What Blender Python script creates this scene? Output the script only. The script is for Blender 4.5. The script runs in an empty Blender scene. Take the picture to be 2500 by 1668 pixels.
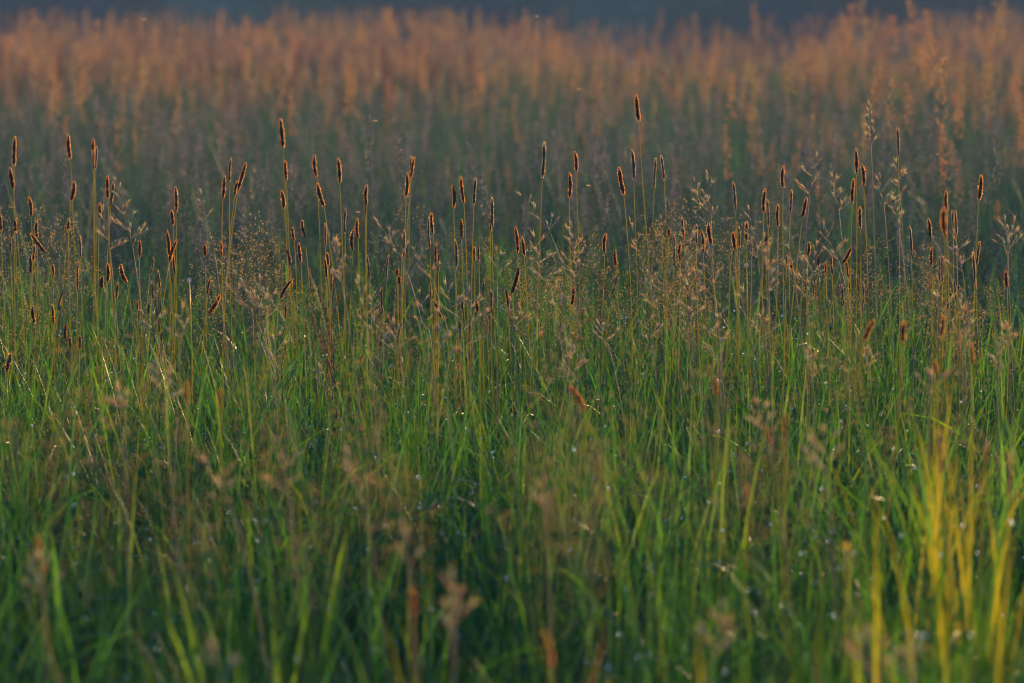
import bpy, math, random
import numpy as np
from mathutils import Vector, Matrix
from mathutils.noise import noise as pnoise

random.seed(11)
rng = np.random.default_rng(11)
S = bpy.context.scene
COL = S.collection
R = math.radians

# ------------------------------------------------------------------ camera, sky, sun, exposure
H, LENS, FOCUS, PITCH = 1.12, 135.0, 8.0, 4.965
FPX = LENS / 36.0 * 2500.0
cam = bpy.data.cameras.new('camera')
cam_ob = bpy.data.objects.new('camera', cam)
COL.objects.link(cam_ob)
cam_ob.location = (0, 0, H)
cam_ob.rotation_euler = (R(90 - PITCH), 0, 0)
cam.lens, cam.sensor_width = LENS, 36.0
cam.clip_start, cam.clip_end = 0.05, 4000
cam.dof.use_dof = True
cam.dof.focus_distance = FOCUS
cam.dof.aperture_fstop = 4.3
cam.dof.aperture_blades = 9
S.camera = cam_ob

SUN_EL, SUN_AZ = 6.4, 24.0          # degrees; azimuth clockwise from +Y (ahead of the camera)
W = bpy.data.worlds.new('World')
S.world = W
W.use_nodes = True
wn = W.node_tree
sky = wn.nodes.new('ShaderNodeTexSky')
sky.sky_type = 'NISHITA'
sky.sun_disc = False
sky.sun_elevation = R(SUN_EL)
sky.sun_rotation = R(SUN_AZ)
sky.ozone_density = 5.0
sky.dust_density = 0.6
bg = wn.nodes['Background']
bg.inputs['Strength'].default_value = 0.15
tint = wn.nodes.new('ShaderNodeMix')         # the camera's cool white balance, over the whole sky alike
tint.data_type, tint.blend_type = 'RGBA', 'MULTIPLY'
tint.inputs['Factor'].default_value = 1.0
tint.inputs['B'].default_value = (.72, .99, 1.36, 1)
wn.links.new(sky.outputs[0], tint.inputs['A'])
wn.links.new(tint.outputs['Result'], bg.inputs[0])

sun = bpy.data.lights.new('sun', 'SUN')
sun.energy = 4.6
sun.angle = R(0.5)
sun.color = (1.0, 0.63, 0.27)
sun_ob = bpy.data.objects.new('sun', sun)
COL.objects.link(sun_ob)
sd = Vector((math.sin(R(SUN_AZ)) * math.cos(R(SUN_EL)), math.cos(R(SUN_AZ)) * math.cos(R(SUN_EL)), math.sin(R(SUN_EL))))
sun_ob.rotation_euler = sd.to_track_quat('Z', 'Y').to_euler()
sun_ob.location = (10, 40, 12)

S.view_settings.view_transform = 'Standard'
S.view_settings.look = 'None'
S.view_settings.exposure = 1.36
S.view_settings.gamma = 1.0
S.view_settings.use_curve_mapping = False
cy = S.cycles
cy.max_bounces, cy.diffuse_bounces, cy.glossy_bounces = 6, 3, 2
cy.transmission_bounces, cy.transparent_max_bounces = 5, 4
cy.use_denoising = True
cy.sample_clamp_indirect = 10.0
cy.caustics_reflective = False
cy.caustics_refractive = False
cy.volume_bounces = 0
cy.filter_width = 1.1
MIST = 0.0012                        # density of the air over the meadow


def at(px, py, Y):
    """world point at depth Y that the photograph shows at pixel (px, py) of 2500 x 1668"""
    t = R(PITCH)
    u, v = (px - 1250) / FPX, (py - 834) / FPX
    d = Vector((u, math.cos(t) - v * math.sin(t), -math.sin(t) - v * math.cos(t)))
    k = Y / d.y
    return Vector((d.x * k, Y, H + d.z * k))


# ------------------------------------------------------------------ materials
def ramp(nt, stops, src):
    r = nt.nodes.new('ShaderNodeValToRGB')
    e = r.color_ramp.elements
    while len(e) < len(stops):
        e.new(0.5)
    for el, (p, c) in zip(e, stops):
        el.position, el.color = p, (*c, 1)
    nt.links.new(src, r.inputs[0])
    return r.outputs[0]


def leaf_mat(name, refl, trans, fac=0.45, rough=0.42, spec=0.5, by='island'):
    """thin plant tissue: reflected colours, transmitted colours (lists picked per blade), share transmitted"""
    m = bpy.data.materials.new(name)
    m.use_nodes = True
    nt = m.node_tree
    out = nt.nodes['Material Output']
    p = nt.nodes['Principled BSDF']
    p.inputs['Roughness'].default_value = rough
    p.inputs['Specular IOR Level'].default_value = spec
    if by == 'island':
        src = nt.nodes.new('ShaderNodeNewGeometry').outputs['Random Per Island']
    else:
        src = nt.nodes.new('ShaderNodeObjectInfo').outputs['Random']
    n = len(refl)
    c = ramp(nt, [(i / max(1, n - 1), x) for i, x in enumerate(refl)] if n > 1 else [(0, refl[0]), (1, refl[0])], src)
    nt.links.new(c, p.inputs['Base Color'])
    n = len(trans)
    tc = ramp(nt, [(i / max(1, n - 1), x) for i, x in enumerate(trans)] if n > 1 else [(0, trans[0]), (1, trans[0])], src)
    t = nt.nodes.new('ShaderNodeBsdfTranslucent')
    nt.links.new(tc, t.inputs[0])
    mx = nt.nodes.new('ShaderNodeMixShader')
    mx.inputs[0].default_value = fac
    nt.links.new(p.outputs[0], mx.inputs[1])
    nt.links.new(t.outputs[0], mx.inputs[2])
    nt.links.new(mx.outputs[0], out.inputs[0])
    return m


M = {}
M['blade'] = leaf_mat('grass blade', [(.012, .052, .010), (.028, .098, .012), (.018, .074, .018), (.040, .115, .012), (.060, .090, .020)],
                      [(.05, .22, .008), (.11, .34, .008), (.07, .26, .010), (.18, .38, .008), (.26, .32, .012)], .42, .42, .42)
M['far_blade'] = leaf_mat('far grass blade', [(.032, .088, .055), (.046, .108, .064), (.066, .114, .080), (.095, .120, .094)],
                          [(.04, .16, .03), (.06, .20, .03), (.09, .18, .05), (.15, .18, .08)], .20, .7, .08)  # cool grey-green: distance haze and sky sheen put into the blade colours
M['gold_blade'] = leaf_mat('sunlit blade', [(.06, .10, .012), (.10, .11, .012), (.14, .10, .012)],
                           [(.12, .29, .006), (.32, .34, .006), (.62, .34, .008)], .45, .55, .25)  # yellow of sun shining through the blades, put into their own colours
M['orange_glow_blade'] = leaf_mat('orange glow blade', [(.16, .09, .02), (.20, .10, .02)], [(.85, .38, .02), (.9, .46, .02)], .5, .5, .25)  # orange backlit glow put into the blade colours
M['broad_blade'] = leaf_mat('broad grass blade', [(.018, .060, .020), (.030, .095, .022), (.045, .11, .020)],
                            [(.09, .30, .006), (.15, .36, .006), (.30, .38, .008)], .45, .45, .35)
M['stem'] = leaf_mat('stem', [(.12, .17, .022), (.19, .20, .026), (.16, .19, .03)], [(.70, .66, .04), (.85, .64, .05)], .44, .45, .35, 'object')
M['oat_stem'] = leaf_mat('oat stem', [(.30, .26, .16), (.36, .27, .17)], [(.5, .38, .2), (.6, .36, .18)], .4, .6, .25, 'object')
M['head_core'] = leaf_mat('seed head core', [(.022, .012, .010), (.030, .014, .010)], [(.10, .03, .015)], .05, .8, .15)
M['head_fluff'] = leaf_mat('seed head scales', [(.030, .014, .011), (.060, .026, .018), (.045, .020, .020)],
                           [(.90, .36, .08), (.96, .48, .11), (.62, .21, .06)], .60, .6, .2)
M['slim_core'] = leaf_mat('slim head core', [(.030, .034, .028), (.040, .034, .026)], [(.10, .06, .03)], .05, .7, .2)
M['slim_fluff'] = leaf_mat('slim head scales', [(.060, .058, .044), (.09, .065, .045)], [(.95, .60, .24), (.98, .58, .24), (.85, .44, .18)], .6, .6, .3)
M['spikelet'] = leaf_mat('oat spikelet', [(.46, .48, .29), (.58, .55, .33), (.50, .46, .24)],
                         [(.75, .72, .22), (.95, .72, .20), (.95, .58, .18)], .55, .6, .12, 'object')
M['bent'] = leaf_mat('bent grass seeds', [(.19, .20, .13), (.24, .21, .13), (.18, .21, .14)], [(.90, .70, .28), (.98, .66, .26), (.80, .72, .30)], .6, .5, .25)
M['bent_veil'] = leaf_mat('haze-greyed bent grass seeds', [(.22, .23, .20), (.27, .25, .21), (.20, .23, .21)], [(.62, .54, .36), (.70, .54, .36), (.55, .54, .38)], .42, .6, .2)  # same seeds as bent, the middle distance's haze put into greyer colours
M['bent_stem'] = leaf_mat('bent grass stem', [(.07, .11, .05), (.10, .12, .06)], [(.3, .28, .1)], .35, .75, .08, 'object')
M['straw'] = leaf_mat('far seed heads', [(.36, .25, .13), (.44, .29, .15), (.32, .24, .14), (.40, .32, .17)],
                      [(.92, .62, .26), (.98, .62, .25), (.84, .60, .26), (.92, .72, .28)], .5, .6, .25, 'object')
M['sorrel'] = leaf_mat('sorrel seeds', [(.28, .055, .045), (.34, .08, .05), (.22, .05, .06)], [(.62, .13, .08), (.7, .18, .09), (.5, .10, .10)], .45, .5, .35)
M['sorrel_stem'] = leaf_mat('sorrel stem', [(.22, .07, .04), (.16, .10, .05)], [(.4, .14, .06)], .3, .5, .4, 'object')
M['bark'] = leaf_mat('bark', [(.05, .045, .05)], [(.05, .04, .04)], .0, .8, .2)
M['tree_leaf'] = leaf_mat('tree leaves', [(.09, .19, .10), (.12, .24, .12), (.08, .17, .11)], [(.06, .12, .04)], .25, .5, .4)
M['dark_leaf'] = leaf_mat('dark tree leaves', [(.018, .026, .042), (.026, .036, .055)], [(.04, .07, .04)], .2, .5, .4)
M['gnat'] = leaf_mat('gnat', [(.25, .18, .12)], [(.8, .55, .3)], .5, .3, .5)
M['petal'] = leaf_mat('buttercup petal', [(.75, .48, .01)], [(.8, .5, .02)], .4, .3, .5)
M['white_petal'] = leaf_mat('white petal', [(.75, .75, .78)], [(.7, .65, .6)], .4, .5, .3)

m = bpy.data.materials.new('dew water')
m.use_nodes = True
p = m.node_tree.nodes['Principled BSDF']
p.inputs['Base Color'].default_value = (1, 1, 1, 1)
p.inputs['Transmission Weight'].default_value = 1.0
p.inputs['Roughness'].default_value = 0.18
p.inputs['IOR'].default_value = 1.33
M['dew'] = m

m = bpy.data.materials.new('meadow soil')
m.use_nodes = True
nt = m.node_tree
p = nt.nodes['Principled BSDF']
p.inputs['Roughness'].default_value = .9
nz = nt.nodes.new('ShaderNodeTexNoise')
nz.inputs['Scale'].default_value = 1.7
nz.inputs['Detail'].default_value = 8
tc = nt.nodes.new('ShaderNodeTexCoord')
nt.links.new(tc.outputs['Object'], nz.inputs['Vector'])
nt.links.new(ramp(nt, [(.35, (.024, .038, .014)), (.65, (.045, .070, .022))], nz.outputs[0]), p.inputs['Base Color'])
M['soil'] = m


# ------------------------------------------------------------------ mesh helpers
class MB:
    def __init__(self):
        self.v, self.f, self.mi = [], [], []
        self.mats = []

    def mat(self, key):
        if key not in self.mats:
            self.mats.append(key)
        return self.mats.index(key)

    def add(self, verts, faces, key):
        o = len(self.v)
        k = self.mat(key)
        self.v.extend([tuple(x) for x in verts])
        for f in faces:
            self.f.append([o + i for i in f])
            self.mi.append(k)

    def mesh(self, name, smooth=True):
        me = bpy.data.meshes.new(name)
        me.from_pydata(self.v, [], self.f)
        for k in self.mats:
            me.materials.append(M[k])
        me.polygons.foreach_set('material_index', self.mi)
        me.polygons.foreach_set('use_smooth', [smooth] * len(self.f))
        me.update()
        return me


def tube(mb, pts, radii, key, sides=5, cap=True):
    pts = [Vector(p) for p in pts]
    n = len(pts)
    verts, faces = [], []
    for i, p in enumerate(pts):
        d = (pts[min(i + 1, n - 1)] - pts[max(i - 1, 0)]).normalized()
        a = d.cross(Vector((0.31, 0.95, 0.11))).normalized()
        b = d.cross(a)
        for k in range(sides):
            t = 2 * math.pi * k / sides
            verts.append(p + (a * math.cos(t) + b * math.sin(t)) * radii[i])
    for i in range(n - 1):
        for k in range(sides):
            k2 = (k + 1) % sides
            faces.append((i * sides + k, i * sides + k2, (i + 1) * sides + k2, (i + 1) * sides + k))
    if cap:
        faces.append(tuple(range((n - 1) * sides, n * sides)))
        faces.append(tuple(range(sides - 1, -1, -1)))
    mb.add(verts, faces, key)


def blade(mb, base, az, length, a0, bend, width, key, segs=6, fold=.25, twist=0.0, power=1.4, keel=True):
    """one grass blade: leaves the vertical by a0, bends on by bend towards its tip, with a folded keel"""
    p = Vector(base)
    d0 = Vector((math.cos(az), math.sin(az), 0))
    verts, faces = [], []
    for i in range(segs + 1):
        s = i / segs
        th = a0 + bend * s ** power
        d = d0 * math.sin(th) + Vector((0, 0, math.cos(th)))
        nrm = d0 * math.cos(th) - Vector((0, 0, math.sin(th)))
        side = Vector((-d0.y, d0.x, 0))
        tw = twist * s
        sd_ = side * math.cos(tw) + nrm * math.sin(tw)
        nn = nrm * math.cos(tw) - side * math.sin(tw)
        w = width * .5 * (min(1, .55 + 1.6 * s) * (1 - s ** 2.6) + .03)
        if keel:
            verts += [p - sd_ * w, p + nn * w * fold * 2, p + sd_ * w]
        else:
            verts += [p - sd_ * w, p + sd_ * w]
        p = p + d * (length / segs)
    c = 3 if keel else 2
    for i in range(segs):
        for k in range(c - 1):
            a = i * c + k
            faces.append((a, a + 1, a + c + 1, a + c))
    mb.add(verts, faces, key)


def spindle(mb, base, d, length, width, key, sides=5, prof=((0, .15), (.25, .85), (.5, 1), (.8, .5), (1, .05))):
    d = Vector(d).normalized()
    a = d.cross(Vector((.21, .33, .92))).normalized()
    b = d.cross(a)
    verts, faces = [], []
    for s, r in prof:
        for k in range(sides):
            t = 2 * math.pi * k / sides
            verts.append(Vector(base) + d * (length * s) + (a * math.cos(t) + b * math.sin(t)) * (r * width * .5))
    for i in range(len(prof) - 1):
        for k in range(sides):
            k2 = (k + 1) % sides
            faces.append((i * sides + k, i * sides + k2, (i + 1) * sides + k2, (i + 1) * sides + k))
    mb.add(verts, faces, key)


def octa(mb, c, r, key, stretch=(0, 0, 1), e=1.5):
    c = Vector(c)
    d = Vector(stretch).normalized()
    a = d.cross(Vector((.3, .9, .2))).normalized()
    b = d.cross(a)
    verts = [c + d * r * e, c - d * r * e, c + a * r, c + b * r, c - a * r, c - b * r]
    mb.add(verts, [(0, 2, 3), (0, 3, 4), (0, 4, 5), (0, 5, 2), (1, 3, 2), (1, 4, 3), (1, 5, 4), (1, 2, 5)], key)


def scale_flake(mb, p, out, up, length, width, key, roll=0.0):
    """small pointed scale (two triangles) that sticks out of a seed head"""
    d = (Vector(out) + Vector(up)).normalized()
    s = Vector(out).cross(Vector((0, 0, 1))).normalized()
    ph = roll * 3.14159
    s = s * math.cos(ph) + d.cross(s) * math.sin(ph)
    p = Vector(p)
    mb.add([p, p + d * length * .5 + s * width * .5, p + d * length, p + d * length * .5 - s * width * .5], [(0, 1, 2), (0, 2, 3)], key)


def bez(p0, p1, p2, n):
    return [p0 * (1 - t) ** 2 + p1 * 2 * t * (1 - t) + p2 * t * t for t in [i / n for i in range(n + 1)]]


# ------------------------------------------------------------------ objects
def link(o, parent=None):
    COL.objects.link(o)
    if parent is not None:
        o.parent = parent
    return o


def part(name, me, parent=None):
    return link(bpy.data.objects.new(name, me), parent)


def thing(name, loc, cat, group=None, label=None):
    o = bpy.data.objects.new(name, None)
    o.empty_display_size = .02
    o.location = loc
    o['kind'] = 'thing'
    o['category'] = cat
    if group:
        o['group'] = group
    if label:
        o['label'] = label
    return link(o)


def tag(o, label, kind=None, cat=None):
    o['label'] = label
    if kind:
        o['kind'] = kind
    if cat:
        o['category'] = cat
    return o


def scatter(name, protos, pos, rotz, scl, idx, label, tilt=None):
    """ONE stuff object that instances the prototype meshes on points"""
    c = bpy.data.collections.new(name + ' sources')
    for k, me in enumerate(protos):
        c.objects.link(bpy.data.objects.new('%s source %02d' % (name, k), me))
    n = len(pos)
    me = bpy.data.meshes.new(name)
    me.vertices.add(n)
    me.vertices.foreach_set('co', np.asarray(pos, np.float32).ravel())
    rot = np.zeros((n, 3), np.float32)
    rot[:, 2] = rotz
    if tilt is not None:
        rot[:, :2] = tilt
    s3 = np.asarray(scl, np.float32)
    if s3.ndim == 1:
        s3 = np.repeat(s3[:, None], 3, 1)
    me.attributes.new('rot', 'FLOAT_VECTOR', 'POINT').data.foreach_set('vector', rot.ravel())
    me.attributes.new('scl', 'FLOAT_VECTOR', 'POINT').data.foreach_set('vector', s3.ravel())
    me.attributes.new('pick', 'INT', 'POINT').data.foreach_set('value', np.asarray(idx, np.int32))
    o = part(name, me)
    ng = bpy.data.node_groups.new(name, 'GeometryNodeTree')
    ng.interface.new_socket('Geometry', in_out='INPUT', socket_type='NodeSocketGeometry')
    ng.interface.new_socket('Geometry', in_out='OUTPUT', socket_type='NodeSocketGeometry')
    N, L = ng.nodes, ng.links
    gi, go = N.new('NodeGroupInput'), N.new('NodeGroupOutput')
    ip = N.new('GeometryNodeInstanceOnPoints')
    ci = N.new('GeometryNodeCollectionInfo')
    ci.inputs['Collection'].default_value = c
    ci.inputs['Separate Children'].default_value = True
    ci.inputs['Reset Children'].default_value = True
    ip.inputs['Pick Instance'].default_value = True
    for nm, ty, sock in (('pick', 'INT', 'Instance Index'), ('rot', 'FLOAT_VECTOR', 'Rotation'), ('scl', 'FLOAT_VECTOR', 'Scale')):
        a = N.new('GeometryNodeInputNamedAttribute')
        a.data_type = ty
        a.inputs['Name'].default_value = nm
        if nm == 'rot':
            er = N.new('FunctionNodeEulerToRotation')
            L.new(a.outputs[0], er.inputs[0])
            L.new(er.outputs[0], ip.inputs[sock])
        else:
            L.new(a.outputs[0], ip.inputs[sock])
    L.new(gi.outputs[0], ip.inputs['Points'])
    L.new(ci.outputs[0], ip.inputs['Instance'])
    L.new(ip.outputs[0], go.inputs[0])
    md = o.modifiers.new('scatter', 'NODES')
    md.node_group = ng
    return tag(o, label, 'stuff')


def field(d0, d1, dens, wide=.28, extra=.8, clump=0.0, fs=.5):
    """random ground points between distances d0 and d1, dens per square metre (a number or a function of distance)"""
    dmax = dens if not callable(dens) else max(dens(d) for d in np.linspace(d0, d1, 40))
    xm = wide * d1 + extra
    n = int(dmax * 2 * xm * (d1 - d0))
    y = rng.uniform(d0, d1, n)
    x = rng.uniform(-xm, xm, n)
    k = np.abs(x) < wide * y + extra
    if callable(dens):
        k &= rng.random(n) < np.array([dens(d) for d in y]) / dmax
    x, y = x[k], y[k]
    if clump:
        w = np.array([pnoise((a * fs, b * fs, 3.3)) for a, b in zip(x, y)])
        k = rng.random(len(x)) < np.clip(.6 + clump * w, 0, 1)
        x, y = x[k], y[k]
    return x, y


# ================================================================== SETTING
# ground, one sheet to the horizon
mb = MB()
gv, gf = [], []
xs = [-700, -300, -80, -30] + [i * 2.0 for i in range(-12, 13)] + [30, 80, 300, 700]
ys = [-150, -30, -4] + [i * 1.5 for i in range(0, 34)] + [60, 80, 110, 150, 400, 1000]
for y in ys:
    for x in xs:
        near = abs(x) < 25 and -1 < y < 50
        gv.append((x, y, .025 * pnoise((x * .8, y * .8, 0)) - .02 if near else -.02))
nx = len(xs)
for j in range(len(ys) - 1):
    for i in range(nx - 1):
        gf.append((j * nx + i, j * nx + i + 1, (j + 1) * nx + i + 1, (j + 1) * nx + i))
mb.add(gv, gf, 'soil')
tag(part('ground', mb.mesh('ground')), 'dark meadow soil under the grass', 'structure')


# --- far shrubs and the wood behind the meadow
def crown_mesh(name, key, w, h, n, leaf, seed):
    r = random.Random(seed)
    mb = MB()
    lobes = [(r.uniform(-.36, .36) * w, r.uniform(-.32, .32) * w, h * r.uniform(.08, .78), r.uniform(.16, .30) * w) for _ in range(16)]
    for _ in range(n):
        lx, ly, lz, lr = r.choice(lobes)
        while True:
            q = Vector((r.uniform(-1, 1), r.uniform(-1, 1), r.uniform(-1, 1)))
            if .15 < q.length < 1:
                break
        c = Vector((lx, ly, lz)) + q * lr
        if c.z < .02 or c.z > h:
            continue
        nrm = Vector((r.gauss(0, 1), r.gauss(0, 1), r.gauss(.6, 1))).normalized()
        a = nrm.orthogonal().normalized()
        a = Matrix.Rotation(r.uniform(0, 6.28), 3, nrm) @ a
        b = nrm.cross(a)
        L = leaf * r.uniform(.6, 1.3)
        mb.add([c - a * L, c + b * L * .45 + nrm * L * .1, c + a * L, c - b * L * .45 + nrm * L * .1], [(0, 1, 2), (0, 2, 3)], key)
    return mb.mesh(name, False)


def trunk_mesh(name, h, seed):
    r = random.Random(seed)
    mb = MB()
    tube(mb, [(0, 0, -.1), (.05, 0, h * .4), (-.05, .04, h * .85)], [.14, .10, .04], 'bark', 7)
    for k in range(6):
        z = h * r.uniform(.1, .7)
        a = r.uniform(0, 6.28)
        l = h * r.uniform(.2, .4)
        tube(mb, [(0, 0, z), (math.cos(a) * l * .6, math.sin(a) * l * .6, z + l * .3), (math.cos(a) * l, math.sin(a) * l, z + l * .6)], [.06, .04, .015], 'bark', 5)
    return mb.mesh(name)


crown_a = [crown_mesh('green crown', 'tree_leaf', 5.0, 3.6, 3600, .13, s) for s in (1, 2)]
crown_b = [crown_mesh('dark crown', 'dark_leaf', 5.4, 4.2, 3600, .14, s) for s in (3, 4)]
trunk = trunk_mesh('trunk', 3.6, 5)
# (photo x, distance, green?, scale, label)
for px, Y, green, sc, lab in (
        (-560, 108, 1, 1.0, 'grey-green bush far out past the left side of the red sorrel'),
        (-230, 104, 0, 1.1, 'blackish bush at the field edge beyond the leftmost red sorrel'),
        (60, 107, 0, 1.0, 'dark blue-black bush behind the leftmost far seed heads'),
        (330, 111, 0, .95, 'dim slate bush just right of the blue-grey trunk'),
        (560, 106, 1, 1.05, 'pale grey-green bush in the brighter gap behind the left meadow'),
        (800, 109, 1, .95, 'soft green bush between the pale bush and the navy one'),
        (1060, 105, 0, 1.1, 'navy-dark bush behind the tallest heads left of centre'),
        (1290, 108, 0, 1.0, 'darkest bush at the middle of the far field edge'),
        (1520, 104, 1, 1.0, 'mossy green bush behind the meadow above the tallest foxtail'),
        (1720, 109, 1, 1.15, 'broad green bush with a lighter face, right of the mossy one'),
        (1960, 106, 0, 1.0, 'dark teal bush behind the tall orange plumes on the right'),
        (2220, 108, 0, 1.1, 'shadowy bush behind the right-hand plumes'),
        (2480, 104, 0, 1.0, 'black-blue bush at the right end of the field edge'),
        (2760, 107, 1, 1.0, 'grey-green bush past the right side of the meadow')):
    g = at(px, 20, Y)
    t = thing('bush', (g.x, Y, -.02), 'bush', 'bushes along the far field edge', lab)
    t.rotation_euler.z = random.uniform(0, 6.28)
    t.scale = (sc, sc, sc * .9)
    part('crown', random.choice(crown_a if green else crown_b), t)
    part('trunk', trunk, t)
g = at(228, 20, 98)
t = thing('bare_tree', (g.x, 98, -.02), 'tree', None, 'slim blue-grey trunk standing before the dark bushes at far left')
mb = MB()
tube(mb, [(0, 0, -.1), (.04, 0, 1.6), (-.03, 0, 3.2), (.05, 0, 4.6)], [.17, .15, .11, .05], 'bark', 8)
part('trunk', mb.mesh('bare trunk'), t)
mb = MB()
for k in range(9):
    z = 1.9 + k * .3
    a = k * 2.4
    l = .9 - .06 * k
    tube(mb, [(0, 0, z), (math.cos(a) * l * .5, math.sin(a) * l * .5, z + .3), (math.cos(a) * l, math.sin(a) * l, z + .75)], [.05, .03, .01], 'bark', 5)
part('crown', mb.mesh('bare limbs'), t)

woods = [crown_mesh('wood tree', 'dark_leaf', 7.5, 8.0, 4200, .24, s) for s in (7, 8)] + [crown_mesh('wood tree green', 'tree_leaf', 7.5, 7.6, 4200, .24, 9)]
wx = np.array([x + random.uniform(-1, 1) for row in range(3) for x in np.arange(-62, 63, 3.6)])
wy = np.concatenate([np.full(len(np.arange(-62, 63, 3.6)), y) for y in (122, 127, 133)]) + rng.uniform(-1, 1, len(wx))
scatter('far_wood', woods, np.column_stack([wx, wy, np.full(len(wx), -.1)]), rng.uniform(0, 6.28, len(wx)), rng.uniform(.85, 1.1, len(wx)),
        rng.integers(0, 3, len(wx)), 'dark wood closing off the field behind the bushes')


# morning mist: one closed box of thin even air
hv = bpy.data.materials.new('mist')
hv.use_nodes = True
hn = hv.node_tree
hn.nodes.remove(hn.nodes['Principled BSDF'])
pv = hn.nodes.new('ShaderNodeVolumePrincipled')
pv.inputs['Color'].default_value = (.58, .90, 1.0, 1)
pv.inputs['Density'].default_value = MIST
pv.inputs['Anisotropy'].default_value = 0.0
hn.links.new(pv.outputs[0], hn.nodes['Material Output'].inputs['Volume'])
me = bpy.data.meshes.new('haze')
X, Y0, Y1, Z0, Z1 = 710, -160, 1010, -1.2, 9.5
me.from_pydata([(-X, Y0, Z0), (X, Y0, Z0), (X, Y1, Z0), (-X, Y1, Z0), (-X, Y0, Z1), (X, Y0, Z1), (X, Y1, Z1), (-X, Y1, Z1)], [],
               [(3, 2, 1, 0), (4, 5, 6, 7), (0, 1, 5, 4), (1, 2, 6, 5), (2, 3, 7, 6), (3, 0, 4, 7)])
me.materials.append(hv)
tag(part('haze', me), 'thin bluish mist over the whole meadow', 'stuff')

# ================================================================== GRASS MASS
def tuft(name, key, n, lmin, lmax, w, spread, seed, keel, segs, arch=1.0):
    r = random.Random(seed)
    mb = MB()
    tips = []
    for i in range(n):
        a = r.uniform(0, 6.28)
        rad = spread * math.sqrt(r.random())
        L = r.uniform(lmin, lmax)
        if r.random() < .42:
            a0, be = r.uniform(.1, .4), r.uniform(1.1, 2.3) * arch
        else:
            a0, be = r.uniform(0, .22), r.uniform(.05, .9) * arch
        blade(mb, (rad * math.cos(a), rad * math.sin(a), -.02), r.uniform(0, 6.28), L, a0, be, w * r.choice((.5, .7, .9, 1.2, 1.7)), key, segs, .2, r.uniform(-1.2, 1.2), r.uniform(1.2, 2.2), keel)
        c = 3 if keel else 2
        tips += [mb.v[len(mb.v) - 1 - c * r.randint(0, 3)], mb.v[len(mb.v) - 1 - c * r.randint(0, 3)]]
    return mb.mesh(name), np.array(tips)


near = [tuft('near tuft', 'blade', 36, .20, .56, .0044, .085, s, True, 7) for s in range(12)]
pos = []
x, y = field(3.0, 17.0, lambda d: np.interp(d, [3, 4.8, 6.5, 9.5, 12, 17], [125, 135, 170, 165, 90, 15]), clump=.35, fs=.9)
n = len(x)
sc = rng.uniform(.62, 1.02, n)
# slightly shorter towards the camera, as the photograph shows no blade rising into its lowest rows
sc *= np.interp(y, [3, 4.6, 6.2, 8], [.62, .72, .92, 1.0])
sc *= 1 + .16 * np.array([pnoise((a * .7, b * .7, 9.1)) for a, b in zip(x, y)])
rz = rng.uniform(0, 6.28, n)
ix = rng.integers(0, len(near), n)
scatter('meadow_grass', [a for a, _ in near], np.column_stack([x, y, np.zeros(n)]), rz, sc, ix, 'dense green dewy grass blades covering the near half of the meadow')

# dew drops on the tips of those blades
dp = []
for i in np.nonzero((y > 3.8) & (y < 10.5) & (np.abs(x) < .16 * y + .2))[0]:
    for _ in range(5):
        q = near[ix[i]][1]
        q = q[rng.integers(0, len(q))] * sc[i]
        c, s = math.cos(rz[i]), math.sin(rz[i])
        if q[2] > .14:
            dp.append((x[i] + c * q[0] - s * q[1], y[i] + s * q[0] + c * q[1], q[2]))
dp = np.array(dp)
me = bpy.data.meshes.new('drop')
import bmesh
b_ = bmesh.new()
bmesh.ops.create_icosphere(b_, subdivisions=2, radius=1)
b_.to_mesh(me)
b_.free()
me.polygons.foreach_set('use_smooth', [True] * len(me.polygons))
me.materials.append(M['dew'])
scatter('dew_drops', [me], dp, np.zeros(len(dp)), rng.uniform(.0009, .0018, len(dp)) * np.interp(dp[:, 1], [4, 7], [1.15, 1.0]), np.zeros(len(dp)), 'glinting dew drops clinging to the grass tips')

broad = [tuft('broad tuft', 'broad_blade', 9, .28, .50, .0120, .09, 70 + s, True, 8)[0] for s in range(6)]
x, y = field(3.2, 8.6, lambda d: np.interp(d, [3.2, 5.0, 6.5, 8.6], [46, 30, 12, 6]), clump=.3)
n = len(x)
scatter('broad_meadow_grass', broad, np.column_stack([x, y, np.zeros(n)]), rng.uniform(0, 6.28, n), rng.uniform(.75, 1.05, n) * np.interp(y, [3, 4.6, 6.2, 8], [.72, .82, .95, 1.0]),
        rng.integers(0, 6, n), 'broader soft green blades mixed into the near grass')

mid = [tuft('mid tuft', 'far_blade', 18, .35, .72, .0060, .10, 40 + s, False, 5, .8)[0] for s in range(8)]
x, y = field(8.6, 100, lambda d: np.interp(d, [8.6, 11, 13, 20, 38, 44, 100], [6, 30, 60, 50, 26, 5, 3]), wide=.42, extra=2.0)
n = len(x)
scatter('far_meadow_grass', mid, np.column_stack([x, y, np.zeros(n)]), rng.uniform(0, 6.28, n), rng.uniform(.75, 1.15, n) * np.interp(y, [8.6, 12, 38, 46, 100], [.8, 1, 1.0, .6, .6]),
        rng.integers(0, 8, n), 'hazy grey-green grass filling the meadow towards the far edge')


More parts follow.
